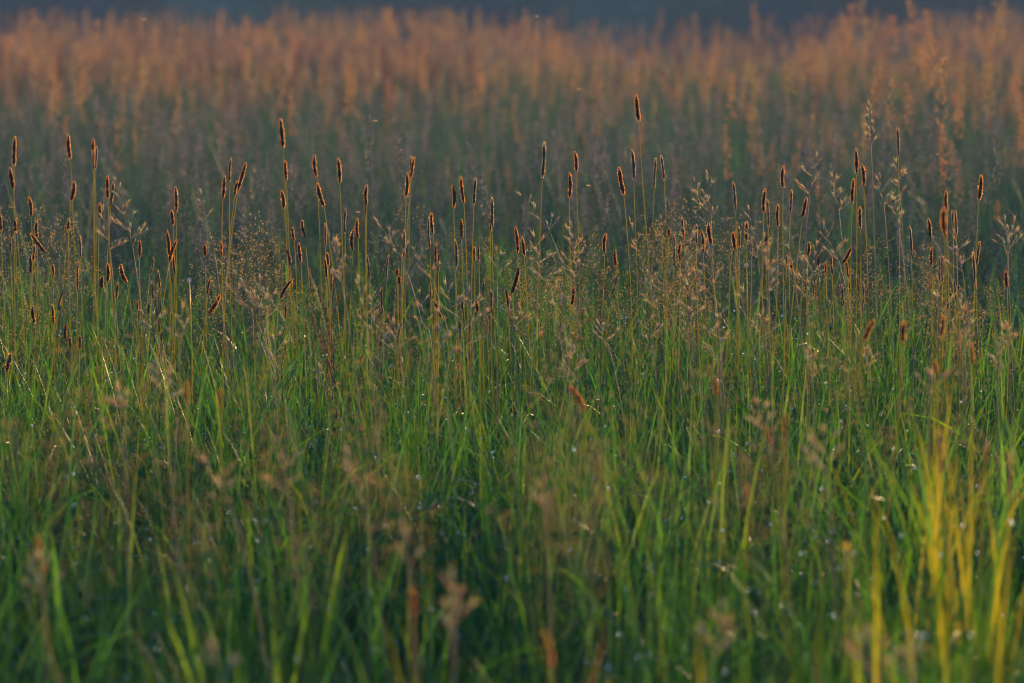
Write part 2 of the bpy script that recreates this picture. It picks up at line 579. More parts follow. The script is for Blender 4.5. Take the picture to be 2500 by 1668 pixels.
# --- bent grass: fine open panicles with bead-like spikelets
def bent_mesh(seed, h=.6, pan=.2, whorls=9, r=.00110):
    rr = random.Random(seed)
    st, pa = MB(), MB()
    lean = (rr.uniform(-.06, .06), rr.uniform(-.06, .06))
    top = Vector((lean[0], lean[1], h))
    pts = bez(Vector((0, 0, -.02)), Vector((lean[0] * .2, lean[1] * .2, h * .6)), top, 8)
    tube(st, pts, [.0009 - .00006 * i for i in range(9)], 'bent_stem', 4, False)
    for k in range(whorls):
        s = 1 - pan / h * (1 - (k / whorls) ** .9)
        i = s * 8
        a, b = pts[int(i)], pts[min(8, int(i) + 1)]
        o = a.lerp(b, i - int(i))
        ln = pan * .36 * (1 - k / whorls) ** .7 + .012
        for _ in range(rr.randint(3, 4)):
            az = rr.uniform(0, 6.28)
            up = rr.uniform(.35, .8)
            d = Vector((math.cos(az), math.sin(az), up)).normalized()
            L = ln * rr.uniform(.5, 1.1)
            e = o + d * L
            side = d.cross(Vector((0, 0, 1))).normalized() * .00022
            pa.add([o - side, o + side, e + side, e - side], [(0, 1, 2, 3)], 'bent_stem')
            for j in range(rr.randint(2, 4)):
                q = o + d * L * rr.uniform(.55, 1.02) + Vector((rr.gauss(0, 1), rr.gauss(0, 1), rr.gauss(0, 1))) * L * .13
                octa(pa, q, r * rr.uniform(.6, 1.15), 'bent', (d.x, d.y, d.z + .5), 1.7)
    return st.mesh('bent stem'), pa.mesh('bent panicle', False)


bents = [bent_mesh(100 + s, h=.60, pan=random.uniform(.16, .24)) for s in range(8)]


def merged(pair, name, swap={}):
    mb = MB()
    for me in pair:
        vs = [v.co[:] for v in me.vertices]
        o = len(mb.v)
        mb.v.extend(vs)
        for p in me.polygons:
            mb.f.append([o + i for i in p.vertices])
            nm = me.materials[p.material_index].name
            kk = next(k for k in M if M[k].name == nm)
            mb.mi.append(mb.mat(swap.get(kk, kk)))
    return mb.mesh(name, False)


bent_one = [merged(b, 'bent plant', {'bent': 'bent_veil'}) for b in bents]
x, y = field(6.4, 26, lambda d: np.interp(d, [6.4, 7.6, 9, 12, 26], [4, 11, 46, 62, 44]), wide=.26, extra=.4, clump=.6, fs=.8)
n = len(x)
scatter('fine_bent_grass', bent_one, np.column_stack([x, y, np.zeros(n)]), rng.uniform(0, 6.28, n), rng.uniform(.68, 1.12, n), rng.integers(0, 8, n),
        'thin veil of brownish bent grass seed heads behind the foxtails')


# --- taller plume grass and red sorrel of the far half
def plume_mesh(seed, h=.9, pan=.2, key='straw'):
    rr = random.Random(seed)
    st, pa = MB(), MB()
    lx, ly = rr.uniform(-.07, .07), rr.uniform(-.07, .07)
    pts = bez(Vector((0, 0, -.02)), Vector((lx * .1, ly * .1, h * .6)), Vector((lx, ly, h)), 8)
    tube(st, pts, [.0014 - .0001 * i for i in range(9)], 'bent_stem', 4, False)
    for k in range(60):
        u = rr.random()
        i = 8 * (1 - pan / h * (1 - u))
        o = pts[int(i)].lerp(pts[min(8, int(i) + 1)], i - int(i))
        az = rr.uniform(0, 6.28)
        d = Vector((math.cos(az), math.sin(az), rr.uniform(.9, 2.4))).normalized()
        L = .032 * (1 - u) ** .6 + .005
        spindle(pa, o + d * L * rr.uniform(.2, 1), d, .011, .0044, key, 4, ((0, .3), (.4, 1), (1, .1)))
    return st.mesh('plume stem'), pa.mesh('plume', False)


def sorrel_mesh(seed, h=.8, pan=.24, dots=120, rad=.0022):
    rr = random.Random(seed)
    st, pa = MB(), MB()
    top = Vector((rr.uniform(-.05, .05), rr.uniform(-.05, .05), h))
    pts = bez(Vector((0, 0, -.02)), Vector((0, 0, h * .6)), top, 8)
    tube(st, pts, [.0022 - .00018 * i for i in range(9)], 'sorrel_stem', 5, False)
    arms = [(pts[5].lerp(top, .1), top, 1.0)]
    for k in range(6):
        o = pts[5].lerp(top, .05 + .1 * k)
        az = rr.uniform(0, 6.28)
        d = Vector((math.cos(az) * .35, math.sin(az) * .35, 1)).normalized()
        e = o + d * pan * rr.uniform(.3, .55)
        tube(st, [o, o.lerp(e, .5), e], [.0009, .0007, .0004], 'sorrel_stem', 4, False)
        arms.append((o, e, .6))
    for _ in range(dots):
        o, e, w = rr.choice(arms)
        q = o.lerp(e, rr.uniform(.1, 1))
        az = rr.uniform(0, 6.28)
        octa(pa, q + Vector((math.cos(az), math.sin(az), rr.uniform(-.6, .3))) * .005 * rr.random(), rad * rr.uniform(.6, 1.2), 'sorrel', (math.cos(az), math.sin(az), -.5), .8)
    return st.mesh('sorrel stem'), pa.mesh('sorrel flowers', False)


plumes = [plume_mesh(200 + s, random.uniform(.78, .92), random.uniform(.15, .24)) for s in range(8)]
sorrels = [sorrel_mesh(300 + s) for s in range(6)]
plume_one = [merged(b, 'plume plant') for b in plumes]
fine_one = [merged(b, 'fine plume plant', {'straw': 'bent_veil'}) for b in plumes]  # straw swapped for the haze-greyed seed colours
sorrel_one = [merged(b, 'sorrel plant') for b in sorrels]
x, y = field(11, 41, lambda d: np.interp(d, [11, 15, 19, 30, 38, 41], [1.5, 4, 13, 31, 34, 9]), wide=.30, extra=1.0, clump=.9, fs=.5)
x, y = field(9.3, 20, lambda d: np.interp(d, [9.3, 11, 16, 20], [8, 24, 26, 10]), wide=.26, extra=.6, clump=.5, fs=.7)
n = len(x)
k = rng.uniform(.62, .92, n)
scatter('fine_plume_grass', fine_one, np.column_stack([x, y, np.zeros(n)]), rng.uniform(0, 6.28, n), np.column_stack([k * .8, k * .8, k]), rng.integers(0, 8, n),
        'greyish fine plumes filling the shaded meadow behind the foxtails')
x, y = field(11, 41, lambda d: np.interp(d, [11, 15, 19, 30, 38, 41], [1.5, 4, 17, 42, 46, 12]), wide=.30, extra=1.0, clump=.8, fs=.5)
xr, yr = field(10.0, 18.0, 7.5, wide=.30, extra=1.0, clump=.8, fs=.6)
k = xr / yr > .045 + .03 * np.sin(yr * 3)
x, y = np.concatenate([x, xr[k]]), np.concatenate([y, yr[k]])
n = len(x)
k = np.clip(rng.normal(.84, .16, n) + .30 * np.array([pnoise((a * .35, b * .35, 5.5)) for a, b in zip(x, y)]), .55, 1.22)
scatter('far_plume_grass', plume_one, np.column_stack([x, y, np.zeros(n)]), rng.uniform(0, 6.28, n), np.column_stack([k * .82, k * .82, k]), rng.integers(0, 8, n),
        'sunlit orange seed plumes massed across the far meadow')
x, y = field(17, 40, lambda d: np.interp(d, [17, 21, 30, 36, 40], [1, 10, 24, 20, 6]), wide=.30, extra=1.0, clump=.9, fs=.22)
k = rng.random(len(x)) < np.where(x / y < -.01, .95, .28)
x, y = x[k], y[k]
n = len(x)
scatter('far_sorrel', sorrel_one, np.column_stack([x, y, np.zeros(n)]), rng.uniform(0, 6.28, n), rng.uniform(.75, 1.15, n), rng.integers(0, 6, n),
        'rust red sorrel spikes mixed through the far meadow')

# ================================================================== INDIVIDUAL PLANTS
ITEMS = []          # (object, kind word, px, py of its top, style word, size class, lean class, near?) for the labels


# --- foxtail heads (nominal 62 mm x 11 mm), scaled per plant
def head_mesh(seed, slim):
    rr = random.Random(seed)
    mb = MB()
    L, w = .062, .011
    core, fl = ('slim_core', 'slim_fluff') if slim else ('head_core', 'head_fluff')
    cw = .68 if slim else .68
    bow = rr.uniform(-.0045, .0045)
    lump = rr.uniform(.04, .16)
    prof = []
    for i in range(13):
        s = i / 12
        r = min(1, .35 + s * 4.5) * min(1, .25 + (1 - s) * 4.2 - .0) * (1 + lump * math.sin(s * (13 + seed % 5 * 3) + seed))
        if not slim:
            r *= .88 + .22 * math.sin(math.pi * min(1, s * 1.15)) * 1.0
        prof.append(r)
    verts, faces = [], []
    ns = 9
    for i in range(13):
        s = i / 12
        ox = bow * math.sin(math.pi * s)
        for k in range(ns):
            t = 2 * math.pi * k / ns
            rad = prof[i] * w * .5 * cw * rr.uniform(.9, 1.1)
            verts.append((ox + math.cos(t) * rad, math.sin(t) * rad, s * L))
    for i in range(12):
        for k in range(ns):
            k2 = (k + 1) % ns
            faces.append((i * ns + k, i * ns + k2, (i + 1) * ns + k2, (i + 1) * ns + k))
    faces.append(tuple(range(12 * ns, 13 * ns)))
    mb.add(verts, faces, core)
    n = 330 if slim else 300
    for k in range(n):
        s = (k + .5) / n
        t = k * 2.39996 + rr.uniform(-.2, .2)
        i = min(11, int(s * 12))
        pr = prof[i] + (prof[i + 1] - prof[i]) * (s * 12 - i)
        rad = pr * w * .5 * cw
        ox = bow * math.sin(math.pi * s)
        out = Vector((math.cos(t), math.sin(t), 0))
        p = Vector((ox, 0, s * L)) + out * rad * .85
        up = rr.uniform(.5, 1.1) if slim else rr.uniform(.1, 1.0)
        ln = w * (.23 if slim else .25) * rr.uniform(.7, 1.3)
        if not slim and rr.random() < .06:
            ln *= 1.5
            up = rr.uniform(-.5, .3)
        scale_flake(mb, p, out, (0, 0, up), ln, ln * (.34 if slim else .52), fl, rr.random())
    for k in range(5):
        scale_flake(mb, (rr.uniform(-.0008, .0008), rr.uniform(-.0008, .0008), L * .97), (math.cos(k * 1.25), math.sin(k * 1.25), 0), (0, 0, 3), w * .35, w * .1, fl)
    return mb.mesh('slim head' if slim else 'bushy head', False)


heads = {False: [head_mesh(s, False) for s in range(7)], True: [head_mesh(50 + s, True) for s in range(6)]}

# zoom tiles of the photograph: origin, then (top x, top y, base x, base y, width) in tile pixels, 3.672 per photo pixel
FOX = {
    (0, 200): [(133, 490, 128, 755, 40), (92, 765, 118, 950, 42), (610, 470, 632, 690, 38), (838, 508, 848, 700, 32), (866, 572, 850, 790, 24), (830, 612, 838, 795, 22),
               (965, 840, 970, 1050, 34), (1015, 895, 990, 1105, 30), (665, 890, 636, 1065, 42), (255, 1030, 278, 1205, 36), (895, 1085, 888, 1225, 32), (130, 1228, 138, 1350, 32),
               (335, 1235, 335, 1395, 34), (270, 1355, 405, 1535, 34), (613, 1220, 613, 1335, 34), (1570, 940, 1578, 1170, 34), (1538, 1145, 1550, 1285, 32), (1497, 1325, 1515, 1560, 36),
               (1585, 1415, 1520, 1610, 36), (1250, 1415, 1250, 1570, 32), (85, 1375, 95, 1530, 26), (2075, 680, 2062, 895, 28), (2010, 840, 1997, 1050, 36), (2205, 725, 2135, 965, 38),
               (2140, 880, 2105, 1015, 30), (715, 1375, 722, 1570, 26), (312, 1455, 295, 1610, 24), (1985, 1420, 1990, 1560, 26), (1835, 1455, 1840, 1555, 36), (4, 1180, 10, 1340, 26)],
    (620, 200): [(238, 330, 262, 585, 46), (280, 700, 292, 880, 36), (245, 970, 268, 1135, 38), (543, 655, 565, 855, 38), (565, 905, 628, 1115, 44), (752, 685, 770, 905, 40),
                 (822, 1130, 818, 1360, 26), (928, 1220, 935, 1400, 32), (1012, 920, 1010, 1100, 36), (1000, 955, 998, 1180, 30), (1410, 660, 1400, 850, 26), (1440, 670, 1410, 860, 28),
                 (1372, 815, 1362, 1030, 38), (1780, 925, 1790, 1130, 34), (1855, 850, 1882, 1080, 34), (1988, 860, 1972, 1105, 34), (2135, 1035, 2137, 1300, 34), (2118, 1175, 2120, 1335, 28),
                 (432, 1235, 458, 1385, 32), (345, 1305, 362, 1420, 30), (400, 1440, 420, 1615, 36), (295, 1495, 325, 1640, 28), (638, 1265, 642, 1460, 26), (893, 1320, 883, 1510, 36),
                 (1345, 1325, 1342, 1580, 28), (1325, 1360, 1325, 1560, 22), (1590, 1170, 1605, 1360, 34), (1570, 1215, 1580, 1500, 28), (1635, 1440, 1632, 1620, 26), (1858, 1230, 1862, 1400, 34),
                 (1800, 1410, 1808, 1680, 34), (1980, 1475, 1980, 1600, 24), (2015, 1465, 2018, 1600, 24)],
    (1240, 200): [(328, 540, 308, 865, 42), (598, 620, 612, 810, 36), (552, 812, 552, 1035, 36), (995, 765, 1040, 1010, 44), (1112, 608, 1128, 865, 36), (1150, 118, 1175, 355, 44),
                  (1328, 682, 1312, 950, 28), (1375, 655, 1402, 890, 28), (2018, 895, 2040, 1145, 29), (2310, 955, 2295, 1170, 36), (2330, 1050, 2335, 1305, 26), (65, 1300, 88, 1530, 34),
                  (125, 1390, 148, 1560, 32), (875, 1355, 868, 1530, 36), (960, 1495, 970, 1650, 32), (1378, 1260, 1382, 1400, 18), (1448, 1315, 1445, 1385, 40), (1490, 1365, 1488, 1640, 29),
                  (1560, 1210, 1578, 1400, 28), (1690, 1275, 1690, 1460, 24), (1735, 1330, 1752, 1530, 32), (1800, 1260, 1825, 1445, 40), (1545, 1440, 1545, 1600, 34), (2070, 1290, 2075, 1490, 26),
                  (2015, 1345, 2035, 1500, 42), (2145, 1250, 2140, 1430, 34), (2182, 1400, 2185, 1570, 18), (2305, 1345, 2310, 1460, 32)],
    (1860, 200): [(190, 745, 190, 950, 36), (268, 965, 255, 1175, 28), (146, 1095, 146, 1300, 32), (400, 1030, 365, 1210, 36), (848, 608, 850, 820, 36), (892, 735, 915, 935, 38),
                  (825, 865, 812, 1090, 36), (878, 1115, 885, 1310, 34), (1213, 412, 1225, 660, 29), (1655, 975, 1660, 1160, 36), (1970, 835, 1945, 1060, 42), (1490, 1225, 1510, 1400, 34),
                  (1520, 1480, 1525, 1640, 28), (1598, 1235, 1650, 1400, 34), (1710, 1155, 1715, 1330, 24), (1738, 1150, 1745, 1370, 26), (1325, 1290, 1340, 1560, 29), (1955, 1430, 1925, 1640, 29),
                  (420, 1430, 412, 1560, 32)],
    (1240, 580): [(100, 260, 30, 510, 44), (400, 145, 460, 400, 16), (582, 420, 570, 610, 38), (985, 320, 930, 520, 22), (305, 800, 300, 930, 16), (2055, 140, 2058, 340, 14), (2010, 40, 1998, 215, 16)],
    (1860, 580): [(805, 80, 720, 240, 36), (225, 150, 220, 250, 20), (250, 215, 280, 320, 28), (500, 150, 512, 260, 24), (620, 140, 632, 340, 28), (582, 205, 580, 340, 20),
                  (760, 210, 775, 360, 24), (770, 345, 785, 490, 22), (480, 340, 468, 520, 20), (487, 390, 485, 560, 18), (700, 350, 670, 525, 18), (722, 420, 740, 605, 26),
                  (852, 335, 872, 500, 22), (918, 415, 898, 660, 22), (1080, 340, 1072, 510, 18), (1250, 575, 1250, 655, 18), (1590, 165, 1588, 400, 20), (1620, 165, 1622, 395, 24),
                  (1530, 340, 1525, 460, 34), (1720, 370, 1738, 560, 22), (1765, 425, 1768, 470, 24), (1668, 540, 1665, 640, 32), (1890, 130, 1920, 470, 29), (2190, 295, 2200, 445, 38)],
    (0, 580): [(270, 155, 275, 315, 34), (470, 235, 475, 360, 30), (705, 205, 695, 470, 28), (1080, 240, 1140, 410, 42), (965, 230, 965, 400, 40), (920, 340, 915, 450, 40),
               (570, 460, 520, 665, 26), (470, 595, 480, 775, 29), (235, 600, 235, 780, 16), (205, 705, 203, 800, 16), (295, 605, 312, 770, 36), (590, 780, 585, 915, 34),
               (628, 890, 635, 1005, 34), (713, 880, 713, 1000, 34), (95, 1035, 60, 1200, 48), (1055, 400, 1042, 550, 22), (1365, 390, 1375, 565, 20), (1410, 410, 1410, 555, 14),
               (1418, 285, 1440, 485, 22), (1378, 170, 1345, 330, 22), (1525, 385, 1525, 540, 16), (1555, 160, 1570, 330, 28), (1885, 360, 1860, 510, 24), (1335, 575, 1325, 690, 22),
               (1975, 515, 1865, 690, 40), (1230, 570, 1232, 640, 20), (2260, 640, 2270, 780, 20)],
    (620, 580): [(345, 375, 240, 545, 36), (280, 580, 285, 720, 22), (635, 175, 650, 365, 29), (655, 130, 665, 250, 30), (692, 295, 690, 490, 24), (1015, 160, 1035, 370, 26),
                 (1208, 155, 1190, 370, 24), (1293, 280, 1290, 333, 34), (1298, 340, 1295, 415, 46), (1143, 450, 1158, 685, 24), (1605, 550, 1685, 730, 29), (1258, 450, 1258, 580, 16),
                 (1325, 745, 1285, 950, 26), (275, 1010, 245, 1170, 20), (1585, 400, 1585, 550, 24), (1880, 545, 1870, 650, 28), (1988, 545, 2008, 665, 29), (2065, 375, 2060, 545, 24),
                 (2125, 465, 2125, 680, 26), (2262, 465, 2280, 650, 28), (2062, 710, 2062, 860, 16), (2090, 700, 2095, 860, 16), (2215, 880, 2215, 1020, 14), (1655, 140, 1655, 300, 20),
                 (985, 1045, 955, 1110, 22), (255, 1225, 255, 1280, 24)],
}
# blurred ones nearer to the lens: photo pixels of top and base, width, distance
FOX_NEAR = [(1390, 942, 1428, 1000, 17, 6.0), (1746, 920, 1748, 962, 14, 6.1), (2137, 781, 2112, 832, 16, 6.3), (2209, 784, 2205, 834, 18, 6.2), (2301, 768, 2298, 822, 12, 6.6),
            (2372, 838, 2372, 890, 10, 6.6), (2281, 880, 2284, 912, 15, 6.1), (459, 930, 457, 985, 11, 6.0), (538, 948, 538, 995, 11, 5.9), (2304, 505, 2307, 566, 19, 6.35),
            (1870, 1044, 1883, 1088, 12, 5.6), (1921, 1008, 1918, 1066, 12, 5.7), (1822, 1181, 1824, 1226, 12, 5.4), (2466, 1102, 2463, 1228, 15, 5.2), (2290, 1050, 2302, 1155, 15, 5.2),
            (1328, 1540, 1342, 1630, 22, 4.25), (90, 1310, 96, 1372, 18, 4.9), (1005, 1440, 1008, 1500, 20, 4.6),
            (2410, 1080, 2405, 1120, 11, 5.6)]


def leaf_obj(parent, o, base, az, L, w, key='blade', a0=.35, bend=.5):
    mb = MB()
    blade(mb, (0, 0, 0), az, L, a0, bend, w, key, 7, .22, random.uniform(-.4, .4))
    l = part('leaf', mb.mesh('leaf'), parent)
    l.location = base
    return l


def foxtail(tx, ty, bx, by, wpx, Y):
    T, B = at(tx, ty, Y), at(bx, by, Y)
    T.y += random.uniform(-.008, .008)
    axis = T - B
    L = axis.length
    ax = axis.normalized()
    wid = wpx * Y / FPX
    slim = wid / L < .140
    lean = ax.x
    gx = B.x - lean * B.z * random.uniform(.12, .30) + random.gauss(0, .04)
    gy = Y + random.uniform(-.07, .07)
    if abs(lean) > .4:
        gx = B.x - lean * .16
    G = Vector((gx, gy, -.015))
    t = thing('foxtail_grass', (gx, gy, 0), 'foxtail grass', 'foxtails standing in the meadow')
    P0, P2 = G - t.location, B - t.location
    P1 = P2 - (ax * .55 + Vector((0, 0, .45))) * B.z * .5
    pts = bez(P0, P1, P2, 12)
    mb = MB()
    tube(mb, pts, [.00135 - .0005 * i / 12 for i in range(13)], 'stem', 6)
    part('stem', mb.mesh('stem'), t)
    h = part('seed_head', random.choice(heads[slim]), t)
    h.location = P2 - ax * .001
    h.rotation_euler = (ax.to_track_quat('Z', 'Y') @ Matrix.Rotation(random.uniform(0, 6.28), 3, 'Z').to_quaternion()).to_euler()
    h.scale = (wid / .0107, wid / .0107, L / .062)
    # upper leaf on the stalk, and one lower down
    if random.random() < .5:
        s = random.uniform(.45, .72)
        leaf_obj(t, None, pts[int(s * 12)], random.uniform(0, 6.28), random.uniform(.05, .11), .0042, 'blade', random.uniform(.3, .8), random.uniform(.1, .9))
    leaf_obj(t, None, pts[int(random.uniform(.15, .4) * 12)], random.uniform(0, 6.28), random.uniform(.12, .22), .005, 'blade', random.uniform(.2, .6), random.uniform(.3, 1.4))
    ITEMS.append(dict(o=t, kind='foxtail', px=tx, py=ty, slim=slim, L=L, lean=(tx - bx) / max(1, by - ty), near=Y < 6.7, Y=Y))
    return t


K = 3.672
rr = random.Random(5)
for (ox, oy), rows in FOX.items():
    for a, b, c, d, w in rows:
        tx, ty, bx, by = ox + a / K, oy + b / K, ox + c / K, oy + d / K
        Y = 8.6 - (ty - 300) / 600 * 1.15 + rr.uniform(-.28, .28)
        if w < 20:
            Y = max(Y, 8.6)
        foxtail(tx, ty, bx, by, w / K * .98, min(9.1, max(7.25, Y)))
for tx, ty, bx, by, w, Y in FOX_NEAR:
    foxtail(tx, ty, bx, by, w * .8, Y)


# --- oat grass: open panicles of pointed spikelets
def spikelet_mesh(seed):
    rr = random.Random(seed)
    mb = MB()
    for s in (-1, 1):
        a = rr.uniform(.06, .16) * s
        spindle(mb, (0, 0, 0), (math.sin(a), rr.uniform(-.05, .05), 1), .0115 * rr.uniform(.85, 1.1), .0032, 'spikelet', 5)
    for s in (-1, 1):
        a = rr.uniform(.05, .3) * s
        d = Vector((math.sin(a), 0, math.cos(a)))
        mb.add([d * .007 + Vector((.00022, 0, 0)), d * .007 - Vector((.00022, 0, 0)), d * .0180], [(0, 1, 2)], 'spikelet')
    return mb.mesh('spikelet')


spikes = [spikelet_mesh(s) for s in range(6)]


def oat(tx, ty, bx, by, Y, spread=1.0, dense=1.0, size=1.0, droop=0.0):
    T, B = at(tx, ty, Y), at(bx, by, Y)
    ax = (T - B).normalized()
    L = (T - B).length
    gx = B.x - ax.x * B.z * .22 + random.uniform(-.03, .03)
    gy = Y + random.uniform(-.06, .06)
    t = thing('oat_grass', (gx, gy, 0), 'oat grass', 'oat grass panicles standing among the foxtails')
    P0, P2 = Vector((0, 0, -.015)), B - t.location
    P1 = P2 - (ax * .6 + Vector((0, 0, .4))) * B.z * .5
    pts = bez(P0, P1, P2, 10)
    mb = MB()
    tube(mb, pts, [.0012 - .0006 * i / 10 for i in range(11)], 'oat_stem', 5)
    part('stem', mb.mesh('stem'), t)
    mb = MB()
    sag = Vector((random.uniform(-.3, .3), random.uniform(-.3, .3), 0)) * L * .12
    rach = bez(P2, P2 + ax * L * .5 + sag, P2 + ax * L, 8)
    tube(mb, rach, [.0006 - .00005 * i for i in range(9)], 'oat_stem', 4)
    spots = []
    nodes = max(4, int(L / .016 * dense))
    side0 = random.uniform(0, 6.28)
    for k in range(nodes):
        u = k / nodes
        i = u * 8
        o = rach[int(i)].lerp(rach[int(i) + 1], i - int(i))
        ln = (.030 * (1 - u) ** .8 + .004) * spread * size
        for q in range(random.randint(1, 3) if u < .7 else 1):
            az = side0 + math.pi * (k % 2) + random.uniform(-1.1, 1.1)
            up = random.uniform(.25, .9) / max(.4, spread) + .5 * u
            d = (Vector((math.cos(az), math.sin(az) * .8, up - droop))).normalized()
            e = o + d * ln * random.uniform(.45, 1.1)
            sv = d.cross(Vector((0, 1, .1))).normalized() * .00030
            mb.add([o - sv, o + sv, e + sv, e - sv], [(0, 1, 2, 3)], 'oat_stem')
            spots.append((e, (d + Vector((0, 0, .25))).normalized()))
            if random.random() < .35:
                spots.append((o.lerp(e, .55), (d + Vector((random.uniform(-.4, .4), 0, .5))).normalized()))
    spots.append((rach[-1], ax))
    pan = part('panicle', mb.mesh('panicle branches'), t)
    for e, d in spots:
        s = part('spikelet', random.choice(spikes), pan)
        s.location = e
        s.rotation_euler = (d.to_track_quat('Z', 'Y') @ Matrix.Rotation(random.uniform(0, 6.28), 3, 'Z').to_quaternion()).to_euler()
        k = random.uniform(.95, 1.4) * size
        s.scale = (k, k, k)
    if random.random() < .6:
        leaf_obj(t, None, pts[random.randint(3, 6)], random.uniform(0, 6.28), random.uniform(.10, .2), .0045, 'blade', random.uniform(.3, .7), random.uniform(.1, .9))
    ITEMS.append(dict(o=t, kind='oat', px=tx, py=ty, slim=spread < .8, L=L, lean=(tx - bx) / max(1, by - ty), near=Y < 6.7, Y=Y))


# tile origin, then tip and foot of the panicle, spread, density
OAT = {
    (0, 200): [(1805, 1015, 1920, 1500, 1.1, .8), (925, 1160, 985, 1500, 1, .8), (1040, 900, 1190, 1480, 1.1, 1)],
    (620, 200): [(680, 1400, 790, 1800, .7, 1.2), (1110, 1260, 1320, 1560, .9, .9)],
    (620, 580): [(1440, 120, 1600, 380, 1, 1.1), (2175, 130, 2180, 400, .9, .9), (1490, 510, 1570, 820, .9, 1.1), (1720, 430, 1800, 690, 1, 1), (1650, 700, 1710, 1120, .6, 1),
                 (1050, 580, 1110, 1010, 1, 1), (1260, 780, 1310, 1050, .9, 1), (1930, 500, 1950, 760, .9, 1), (2300, 580, 2330, 880, .9, 1), (1850, 700, 1900, 960, 1, 1),
                 (940, 400, 1010, 780, .7, 1.1), (60, 400, 110, 720, 1.1, .8), (180, 850, 190, 1100, .8, 1), (600, 1200, 640, 1380, .9, 1)],
    (1240, 200): [(120, 1025, 370, 1330, 1, .8), (560, 1290, 605, 1800, 1, 1.7), (1675, 900, 1770, 1260, 1, 1), (1785, 845, 1820, 1230, 1, 1.2), (1100, 1255, 1205, 1620, .9, .8),
                  (1600, 1290, 1670, 1640, .9, 1), (2160, 1160, 2240, 1580, 1, .9)],
    (1240, 580): [(235, 0, 380, 420, 1.1, 1), (1255, 330, 1340, 640, 1, 1.1), (1350, 240, 1430, 500, 1, .9), (1590, 170, 1640, 700, .7, 1.3), (1780, 60, 1860, 540, 1, 1.2),
                  (1900, 640, 1905, 900, 1, 1), (2110, 500, 2170, 800, 1, .9), (2280, 700, 2250, 900, .8, .9), (820, 790, 900, 960, .9, .9), (1230, 700, 1290, 960, .9, 1),
                  (440, 430, 500, 760, .7, 1), (110, 660, 190, 960, .8, 1.1), (450, 800, 510, 1080, .9, 1.1), (2300, 20, 2340, 560, .6, 1), (560, 1010, 610, 1250, .7, 1.1),
                  (1580, 560, 1620, 900, .9, 1.1), (1820, 780, 1870, 1050, .9, 1.1)],
    (1860, 200): [(485, 685, 430, 1010, .9, 1), (958, 220, 980, 560, .35, 1.8), (630, 860, 690, 1150, .6, 1.3), (1205, 735, 1240, 1010, .7, 1), (1165, 1060, 1230, 1320, .6, 1.1),
                  (520, 1250, 690, 1600, 1, .9), (220, 1360, 290, 1700, .8, .9), (1060, 870, 1095, 1100, .8, .9), (2180, 1250, 2205, 1560, .9, .8), (2260, 1250, 2215, 1500, .9, .7)],
    (1860, 580): [(490, 80, 440, 340, .9, 1), (405, 340, 410, 600, .9, .9), (1560, 530, 1700, 740, 1, .8), (1730, -20, 1800, 300, .9, 1.1), (1790, 560, 1820, 980, .6, 1.2),
                  (2110, 1000, 2120, 1250, .6, 1.3), (2200, 830, 2210, 980, .6, 1.3), (430, 1030, 450, 1250, .6, 1.1), (920, 1010, 960, 1180, .8, 1)],
    (0, 580): [(2060, 440, 2250, 640, 1.1, 1), (2130, 340, 2290, 560, 1, .8), (1330, 660, 1390, 830, 1, .8), (2300, 560, 2345, 700, 1, .8), (1440, 1130, 1400, 1330, .8, 1.2), (1640, 640, 1620, 900, .7, .8)],
}
for (ox, oy), rows in OAT.items():
    for a, b, c, d, sp, de in rows:
        tx, ty, bx, by = ox + a / K, oy + b / K, ox + c / K, oy + d / K
        Y = 8.5 - (ty - 300) / 600 * 1.25 + rr.uniform(-.22, .22)
        if sp < .75 and ty > 560:
            Y -= .8
        oat(tx, ty, bx, by, min(9, max(6.2, Y)), sp, de)
for tx, ty, bx, by, Y, sp, de in ((385, 890, 400, 980, 5.9, .8, 1.3), (2010, 1060, 2020, 1150, 5.2, 1, 1), (985, 1290, 1000, 1380, 4.9, .7, 1.3), (690, 1120, 705, 1200, 5.2, 1.2, 1.2),
                                  (500, 1130, 560, 1230, 5.2, 1, 1.1), (1105, 1420, 1110, 1520, 4.5, .8, 1.2), (850, 1110, 880, 1190, 5.3, .9, 1), (2270, 920, 2270, 960, 5.9, .9, 1),
                                  (2120, 1560, 2130, 1660, 4.2, 1, 1.3), (95, 1370, 104, 1450, 4.75, .9, 1.3), (1105, 1480, 1104, 1560, 4.4, .8, 1.2), (2215, 1560, 2226, 1640, 4.25, .8, 1.2), (290, 960, 300, 1040, 5.6, .9, 1.2), (1330, 1180, 1335, 1260, 5.0, .8, 1.1), (1850, 990, 1870, 1050, 5.8, 1, 1), (1760, 1490, 1740, 1600, 4.35, .8, 1.2), (520, 1580, 535, 1660, 4.2, .9, 1.1)):
    oat(tx, ty, bx, by, Y, sp, de)

